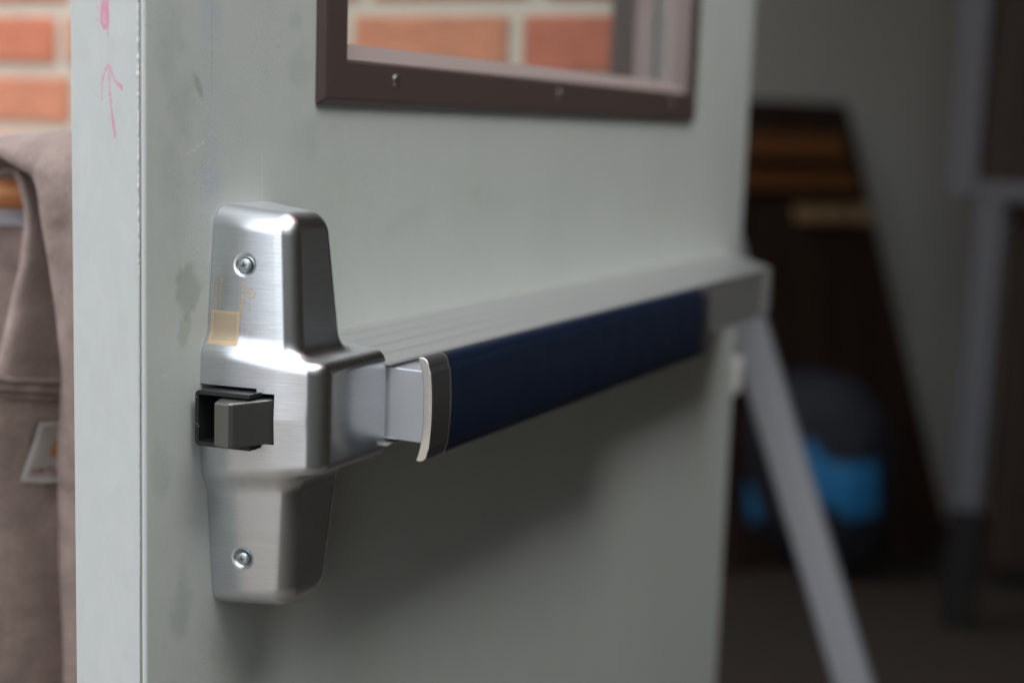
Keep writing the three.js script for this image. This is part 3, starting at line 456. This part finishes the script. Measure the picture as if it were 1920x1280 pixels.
{
  const jacket = thing('jacket', 'taupe canvas work jacket with a sewn label hung over a wooden rail', 'jacket');
  // rows: [sL, vL, dL, sR, vR, dR] in metres; cloth of 3 mm thickness with soft creases
  const cloth = (rows, nu, nv, amp, sd, name, m = M.fabric, th = 0.003, pw = 1) => {
    const cr = (p0, p1, p2, p3, t) => 0.5 * (2 * p1 + (p2 - p0) * t + (2 * p0 - 5 * p1 + 4 * p2 - p3) * t * t + (3 * p1 - p0 - 3 * p2 + p3) * t * t * t);
    const row = (t) => { const x = t * (rows.length - 1), i = Math.min(rows.length - 2, Math.floor(x)), f = x - i, g = (k) => rows[clamp(k, 0, rows.length - 1)]; return rows[0].map((_, c) => cr(g(i - 1)[c], g(i)[c], g(i + 1)[c], g(i + 2)[c], f)); };
    const P = []; for (let j = 0; j <= nv; j++) { const r = row(j / nv); for (let i = 0; i <= nu; i++) { const t = i / nu, s = r[0] + (r[3] - r[0]) * t, v = r[1] + (r[4] - r[1]) * t, hem = Math.pow(1 - t, 14), d = r[2] + (r[5] - r[2]) * Math.pow(t, pw) + 0.012 * hem - amp * (fbm(s * 26 + sd, v * 5, sd, 3) + 0.35 * fbm(s * 60, v * 40 + sd, sd + 3, 3)); P.push(jp(s, v, d)); } }
    const sheet = new THREE.BufferGeometry(), W = nu + 1; { const pos = [], idx = [], uv = []; P.forEach((p, k) => { pos.push(p.x, p.y, p.z); uv.push((k % W) / nu * 1, Math.floor(k / W) / nv); }); for (let j = 0; j < nv; j++) for (let i = 0; i < nu; i++) { const q = j * W + i; idx.push(q, q + W, q + 1, q + 1, q + W, q + W + 1); } sheet.setAttribute('position', new THREE.Float32BufferAttribute(pos, 3)); sheet.setIndex(idx); sheet.computeVertexNormals(); }
    const N = sheet.attributes.normal, n = P.length, pos = [], idx = [], uv = [], o = jp(-0.35, -0.2, 0); P.forEach((p) => pos.push(p.x, p.y, p.z)); P.forEach((p, k) => pos.push(p.x + N.getX(k) * th, p.y + N.getY(k) * th, p.z + N.getZ(k) * th));
    for (let k = 0; k < 2; k++) P.forEach((p) => { const e = p.clone().sub(o); uv.push(e.dot(JR) * 7, e.y * 7); });
    const E = sheet.index.array; for (let k = 0; k < E.length; k += 3) { idx.push(E[k], E[k + 2], E[k + 1], E[k] + n, E[k + 1] + n, E[k + 2] + n); }
    const wallq = (a, b) => idx.push(a, b, b + n, a, b + n, a + n); for (let i = 0; i < nu; i++) { wallq(i, i + 1); wallq(nv * W + i + 1, nv * W + i); } for (let j = 0; j < nv; j++) { wallq((j + 1) * W, j * W); wallq(j * W + nu, (j + 1) * W + nu); }
    const g = new THREE.BufferGeometry(); g.setAttribute('position', new THREE.Float32BufferAttribute(pos, 3)); g.setAttribute('uv', new THREE.Float32BufferAttribute(uv, 2)); g.setIndex(idx);
    return mesh(name, outward(g), m, jacket);
  };
  const S = (x) => -0.3185 + x * 0.0003272, Y = (y) => y < 640 ? -0.0134 - (y - 240) * 0.000331 : -0.1459 - (y - 640) * 0.000351;   // millimetre-scale layout of the cloth
  const R = (xl, yl, dl, xr, yr, dr) => { const a = (dl - 0.15) / 0.903, b = (dr - 0.15) / 0.903; return [S(xl) * a, Y(yl) * a, dl - 0.15, S(xr) * b, Y(yr) * b, dr - 0.15]; };
  // body hanging from the rail
  const body = [[-60, 340, 1.16], [-20, 322, 1.12], [12, 318, 1.095], [30, 345, 1.08], [38, 395, 1.062], [35, 450, 1.046], [26, 500, 1.036], [8, 560, 1.028], [-10, 640, 1.02], [-40, 760, 1.018], [-70, 900, 1.018], [-90, 1280, 1.02], [-95, 1600, 1.025]], DROP = 0.06, PW = 1.4;
  cloth(body.map(([a, b, d]) => R(a, b, d, 150, Math.max(b, 345), d + DROP)), 48, 130, 0.010, 4.1, 'body', M.fabric, 0.002, PW);
  // depth of the body's cloth under a point of it
  const bodyDepth = (x, y) => { let k = 0; while (k < body.length - 2 && body[k + 1][1] < y || k < 2) k++; const f = clamp((y - body[k][1]) / (body[k + 1][1] - body[k][1])), xl = body[k][0] + f * (body[k + 1][0] - body[k][0]), dl = body[k][2] + f * (body[k + 1][2] - body[k][2]); const d0 = dl - 0.15 + DROP * Math.pow(clamp((x - xl) / (150 - xl)), PW), k2 = d0 / 0.903, sx = S(x) * k2, vy = Y(y) * k2; return d0 - 0.010 * (fbm(sx * 26 + 4.1, vy * 5, 4.1, 3) + 0.35 * fbm(sx * 60, vy * 40 + 4.1, 7.1, 3)); };
  const Yi = (v) => v > -0.1459 ? 240 - (v + 0.0134) / 0.000331 : 640 - (v + 0.1459) / 0.000351;
  const bodyAt = (a, b) => { let d = 0.92; for (let k = 0; k < 5; k++) d = bodyDepth((a * 0.903 / d + 0.3185) / 0.0003272, Yi(b * 0.903 / d)); return d; };   // depth of the cloth at (sideways, up)
  const onBody = (x, y, off) => { const a = S(x), b = Y(y); return jp(a, b, bodyAt(a, b) - off); };
  // a strip sewn on the body; uv runs in metres along its own cloth (or 0 to 1 for a print)
  const sewn = (name, at, off, nu, nv, m, print) => {
    const P = [], uv = [], pos = [], idx = [], W = nu + 1; for (let j = 0; j <= nv; j++) for (let i = 0; i <= nu; i++) P.push(onBody(...at(i / nu, j / nv), off(j / nv)));
    for (let j = 0; j <= nv; j++) { let a = 0; const row = []; for (let i = 0; i <= nu; i++) { if (i) a += P[j * W + i].distanceTo(P[j * W + i - 1]); row.push(a); } for (let i = 0; i <= nu; i++) { const p = P[j * W + i]; pos.push(p.x, p.y, p.z); uv.push(print ? row[i] / a : row[i] * 7, print ? 1 - j / nv : j * 0.02); if (i && j) { const q = (j - 1) * W + i - 1; idx.push(q, q + W, q + 1, q + 1, q + W, q + W + 1); } } }
    const g = new THREE.BufferGeometry(); g.setAttribute('position', new THREE.Float32BufferAttribute(pos, 3)); g.setAttribute('uv', new THREE.Float32BufferAttribute(uv, 2)); g.setIndex(idx); g.computeVertexNormals(); return mesh(name, g, m, jacket);
  };
  // back of the jacket behind it, in shade
  cloth([R(-260, 420, 1.13, 60, 420, 1.13), R(-240, 700, 1.125, 60, 700, 1.125), R(-240, 1100, 1.12, 60, 1100, 1.12), R(-240, 1600, 1.12, 60, 1600, 1.12)], 30, 60, 0.012, 9.3, 'back');
  // sleeve strip lower right
  cloth([R(112, 640, 1.040, 330, 640, 1.04), R(104, 740, 1.034, 330, 740, 1.04), R(97, 860, 1.030, 330, 860, 1.04), R(98, 960, 1.029, 330, 960, 1.04), R(101, 1100, 1.028, 330, 1100, 1.04), R(104, 1300, 1.028, 330, 1300, 1.04), R(106, 1600, 1.03, 330, 1600, 1.04)], 34, 80, 0.010, 2.7, 'sleeve');
  // collar and shoulder folded over the top
  cloth([R(-150, 330, 1.150, 330, 320, 1.15), R(-140, 282, 1.135, 330, 260, 1.13), R(-110, 272, 1.110, 330, 232, 1.10), R(-70, 274, 1.075, 330, 236, 1.068), R(-25, 280, 1.045, 330, 256, 1.045), R(20, 303, 1.026, 330, 285, 1.030), R(50, 322, 1.016, 330, 320, 1.022), R(62, 356, 1.012, 330, 360, 1.018), R(66, 395, 1.012, 330, 400, 1.016), R(75, 445, 1.012, 330, 450, 1.016), R(87, 525, 1.012, 330, 530, 1.016), R(98, 610, 1.012, 330, 610, 1.016), R(107, 710, 1.013, 330, 710, 1.016), R(120, 830, 1.015, 330, 830, 1.016), R(136, 960, 1.017, 330, 960, 1.018), R(152, 1100, 1.02, 330, 1100, 1.02), R(160, 1400, 1.02, 330, 1400, 1.02)], 44, 150, 0.011, 6.4, 'shoulder');
  // pocket hem with two rows of stitching
  const hemCloth = M.fabric.clone(); hemCloth.side = THREE.DoubleSide;
  sewn('pocket_hem', (u, w) => [-20 + 135 * u, 664 + 44 * u + 42 * w], (w) => 0.007 + 0.004 * Math.pow(Math.sin(Math.PI * w), 0.5), 40, 16, hemCloth);
  for (const dy of [674, 692]) { const pts = []; for (let k = 0; k <= 40; k++) { const x = -20 + 135 * k / 40, y = dy + 44 * k / 40; pts.push(onBody(x, y, 0.0112)); } mesh('stitching', new THREE.TubeGeometry(new THREE.CatmullRomCurve3(pts), 90, 0.0007, 5), mat(rgb(0.07, 0.055, 0.05), { roughness: 0.9 }), jacket); }
  // sewn label: pale cloth with an orange mark and red lettering
  const cv = document.createElement('canvas'); cv.width = 256; cv.height = 300; const x = cv.getContext('2d');
  x.fillStyle = 'rgb(196,186,180)'; x.fillRect(0, 0, 256, 300); x.strokeStyle = 'rgb(232,226,222)'; x.lineWidth = 16; x.strokeRect(12, 12, 232, 276);
  x.fillStyle = 'rgb(206,140,42)'; x.beginPath(); x.moveTo(214, 70); x.quadraticCurveTo(110, 60, 100, 130); x.quadraticCurveTo(98, 196, 210, 196); x.quadraticCurveTo(160, 160, 214, 70); x.fill(); x.fillStyle = 'rgb(196,186,180)'; x.beginPath(); x.ellipse(180, 132, 34, 22, 0.4, 0, 7); x.fill();
  x.fillStyle = 'rgb(140,28,30)'; x.font = 'bold 52px sans-serif'; x.fillText('carhartt', 36, 256);
  const t = new THREE.CanvasTexture(cv); t.colorSpace = THREE.SRGBColorSpace; t.magFilter = THREE.LinearFilter;
  const corner = [[80, 776], [140, 790], [118, 900], [50, 878]];
  tag(sewn('label_patch', (u, w) => [0, 1].map((k) => (corner[0][k] * (1 - u) + corner[1][k] * u) * (1 - w) + (corner[3][k] * (1 - u) + corner[2][k] * u) * w), () => 0.009, 12, 12, mat(rgb(0.5, 0.5, 0.5), { map: t, roughness: 0.8, bumpMap: texFabric, bumpScale: 0.0003, side: THREE.DoubleSide }), true), 'pale sewn label with orange mark and red lettering');
}

// ------------------------------------------------------------------ things in the room
{ // grey metal tube leaning inside the doorway
  const t = thing('metal_pole', 'pale grey metal pole leaning inside the doorway behind the door', 'pole');
  const a = V3(1.38, 0.02, 0.205), b = V3(1.22, 1.86, -0.43), len = a.distanceTo(b);
  const o = mesh('tube', new RoundedBoxGeometry(0.048, len, 0.03, 3, 0.005), M.paleMetal, t); o.position.copy(a).lerp(b, 0.5);
  const y = b.clone().sub(a).normalize(), x = V3(0.15, 0, 1).addScaledVector(y, -y.dot(V3(0.15, 0, 1))).normalize(), z = x.clone().cross(y);
  o.quaternion.setFromRotationMatrix(new THREE.Matrix4().makeBasis(x, y, z));
  const f = mesh('foot', new RoundedBoxGeometry(0.07, 0.04, 0.045, 2, 0.006), M.black, t); f.position.copy(a).addScaledVector(y, 0.0);
}
{ // dark board leaning on the grey wall, with warm strips painting in the amber glow and glints on it
  const t = thing('leaning_board', 'dark brown wooden board leaning against the grey wall', 'board');
  const dir = V3(0.774, 0, 0.633), out = V3(-0.633, 0, 0.774), T = V3(3.634, 1.255, -0.576), B = V3(3.69, 0.012, -0.20);
  const TL = T.clone().addScaledVector(dir, -0.75), BL = B.clone().addScaledVector(dir, -1.1), n = T.clone().sub(B).cross(TL.clone().sub(T)).normalize(); if (n.dot(out) < 0) n.negate();
  const slab = (q, th, off) => { const pos = []; for (const k of [0, 1]) for (const p of q) { const e = p.clone().addScaledVector(n, off + (k ? th : 0)); pos.push(e.x, e.y, e.z); } const g = new THREE.BufferGeometry(); g.setAttribute('position', new THREE.Float32BufferAttribute(pos, 3)); g.setIndex([0, 1, 2, 0, 2, 3, 4, 6, 5, 4, 7, 6, 0, 4, 5, 0, 5, 1, 1, 5, 6, 1, 6, 2, 2, 6, 7, 2, 7, 3, 3, 7, 4, 3, 4, 0]); const h = outward(g.toNonIndexed()); planarUV(h, (x, y, z) => x + z, (x, y) => y); return h; };
  mesh('panel', slab([T, B, BL, TL], 0.018, 0.0), M.darkWood, t);
  const P = (a, b) => { const l = TL.clone().lerp(BL, b), r = T.clone().lerp(B, b); return l.lerp(r, a); };
  const piece = (name, a0, a1, b0, b1, m, th = 0.02) => mesh(name, slab([P(a1, b0), P(a1, b1), P(a0, b1), P(a0, b0)], th, 0.019), m, t);
  piece('glow_band', 0.3, 0.93, 0.075, 0.125, mat(rgb(0.24, 0.088, 0.024), { roughness: 0.6 })); piece('glow_band', 0.3, 0.95, 0.155, 0.195, mat(rgb(0.20, 0.068, 0.018), { roughness: 0.6 }));  // amber bands colour in the warm glow on the board
  piece('glint_strip', 0.68, 0.87, 0.232, 0.265, M.glintTan, 0.03); piece('glint_strip', 0.91, 0.97, 0.228, 0.268, M.glintTan, 0.03);
}
{ // dark bag with blue panels on the floor
  const t = thing('duffel_bag', 'round dark navy bag with irregular bright blue patches on the room floor', 'bag'); t.position.set(3.28, 0.006, -0.50); t.rotation.y = -0.2;
  const pt = (a, b, off) => { const sx = Math.sign(Math.cos(a)) * Math.abs(Math.cos(a)) ** 0.95, sz = Math.sign(Math.sin(a)) * Math.abs(Math.sin(a)) ** 0.8, cb = Math.cos(b) ** 0.8, sb = Math.sign(Math.sin(b)) * Math.abs(Math.sin(b)) ** 0.8; const k = 1 + 0.13 * fbm(Math.cos(a) * 2 + 5, Math.sin(b) * 2, Math.sin(a) * 2, 4); return V3((0.15 * k + off) * sx * cb, 0.27 + (0.265 * k + off) * sb, (0.215 * k + off) * sz * cb); };
  const surf = (a0, a1, b0, b1, n, m, off) => { const pos = [], idx = []; for (let j = 0; j <= m; j++) for (let i = 0; i <= n; i++) { const q = pt(a0 + (a1 - a0) * i / n, b0 + (b1 - b0) * j / m, off); pos.push(q.x, Math.max(0.001, q.y), q.z); if (i && j) { const k = (j - 1) * (n + 1) + i - 1; idx.push(k, k + n + 1, k + 1, k + 1, k + n + 1, k + n + 2); } } const g = new THREE.BufferGeometry(); g.setAttribute('position', new THREE.Float32BufferAttribute(pos, 3)); g.setIndex(idx); g.computeVertexNormals(); planarUV(g, (x, y, z) => z * 8, (x, y) => y * 8); return g; };
  mesh('body', surf(0, 2 * Math.PI, -1.57, 1.57, 60, 36, 0), M.bag, t);
  // irregular blue patches: outline in (sideways, up) of the bag's front
  const inside = (q, x, y) => { let c = false; for (let i = 0, j = q.length - 1; i < q.length; j = i++) if ((q[i][1] > y) !== (q[j][1] > y) && x < (q[j][0] - q[i][0]) * (y - q[i][1]) / (q[j][1] - q[i][1]) + q[i][0]) c = !c; return c; };
  for (const q of [[[-0.03, 0.31], [0.01, 0.37], [0.06, 0.385], [0.10, 0.34], [0.16, 0.335], [0.205, 0.34], [0.21, 0.2], [0.16, 0.185], [0.11, 0.225], [0.04, 0.235], [-0.02, 0.26]], [[-0.17, 0.19], [-0.14, 0.245], [-0.10, 0.22], [-0.075, 0.15], [-0.10, 0.125], [-0.15, 0.16]]]) {
    const g = surf(1.2, 5.1, -1.0, 1.0, 110, 70, 0.006).toNonIndexed(), p = g.attributes.position, keep = []; for (let k = 0; k < p.count; k += 3) { const z = (p.getZ(k) + p.getZ(k + 1) + p.getZ(k + 2)) / 3, y = (p.getY(k) + p.getY(k + 1) + p.getY(k + 2)) / 3; if (inside(q, z, y)) keep.push(k, k + 1, k + 2); }
    const pos = keep.flatMap((k) => [p.getX(k), p.getY(k), p.getZ(k)]), h = new THREE.BufferGeometry(); h.setAttribute('position', new THREE.Float32BufferAttribute(pos, 3)); h.computeVertexNormals(); planarUV(h, (x, y, z) => z * 8, (x, y) => y * 8); mesh('blue_panel', h, M.bagBlue, t);
  }
}
{ // framed dark panel on legs
  const t = thing('display_stand', 'dark brown panel in a pale grey metal frame on legs inside the room', 'display stand');
  const X = 3.0; const b = (n, z0, z1, y0, y1, m, d0 = -0.02, d1 = 0.02) => mesh(n, box(X + d0, X + d1, y0, y1, z0, z1, 0.004), m, t);
  b('post', -0.158, -0.09, 1.035, 2.2, M.standMetal); b('post', 0.85, 0.92, 1.035, 2.2, M.standMetal); b('bottom_rail', -0.0895, 0.8495, 1.037, 1.078, M.standMetal); b('panel', -0.0895, 0.8495, 1.0785, 2.19, M.darkWood, -0.008, 0.008);
  for (const z of [-0.088, 0.79]) { const l = b('leg', z, z + 0.063, 0.3, 1.0345, M.standMetal, -0.018, 0.018); mesh('sleeve', box(X - 0.022, X + 0.022, 0.007, 0.2998, z - 0.004, z + 0.067, 0.003), M.black, l); }  // black lower section paints in the darkness the leg fades into

}
{ // dark cabinet standing behind the framed panel
  const t = thing('cabinet', 'low dark brown cabinet on the floor behind the framed panel', 'cabinet');
  mesh('carcass', box(3.38, 3.95, 0.05, 0.98, -0.06, 1.3, 0.006), M.darkWood, t); mesh('top', box(3.35, 3.97, 0.9805, 1.01, -0.09, 1.33, 0.004), M.darkWood, t); mesh('plinth', box(3.42, 3.92, 0.0065, 0.0495, -0.03, 1.27), M.black, t);
  for (let k = 0; k < 2; k++) { const d = mesh('cabinet_door', box(3.362, 3.3795, 0.07, 0.96, -0.045 + k * 0.67, 0.61 + k * 0.67, 0.003), M.darkWood, t); mesh('knob', new THREE.SphereGeometry(0.014, 14, 10).translate(3.352, 0.55, k ? 0.68 : 0.56), M.standMetal, d); }
}
{ // small white box on the inside of the wall by the hinge
  const t = thing('sensor_box', 'small white plastic box fixed beside the far edge of the door', 'sensor'); t.position.set(1.10, EYE - 0.283, -0.0888);
  mesh('case', new RoundedBoxGeometry(0.03, 0.044, 0.034, 3, 0.006).translate(0, 0, 0.0202), M.white, t); mesh('base_plate', box(-0.02, 0.02, -0.03, 0.03, 0, 0.003, 0.001), M.white, t);
}
renderer.render(scene, camera);
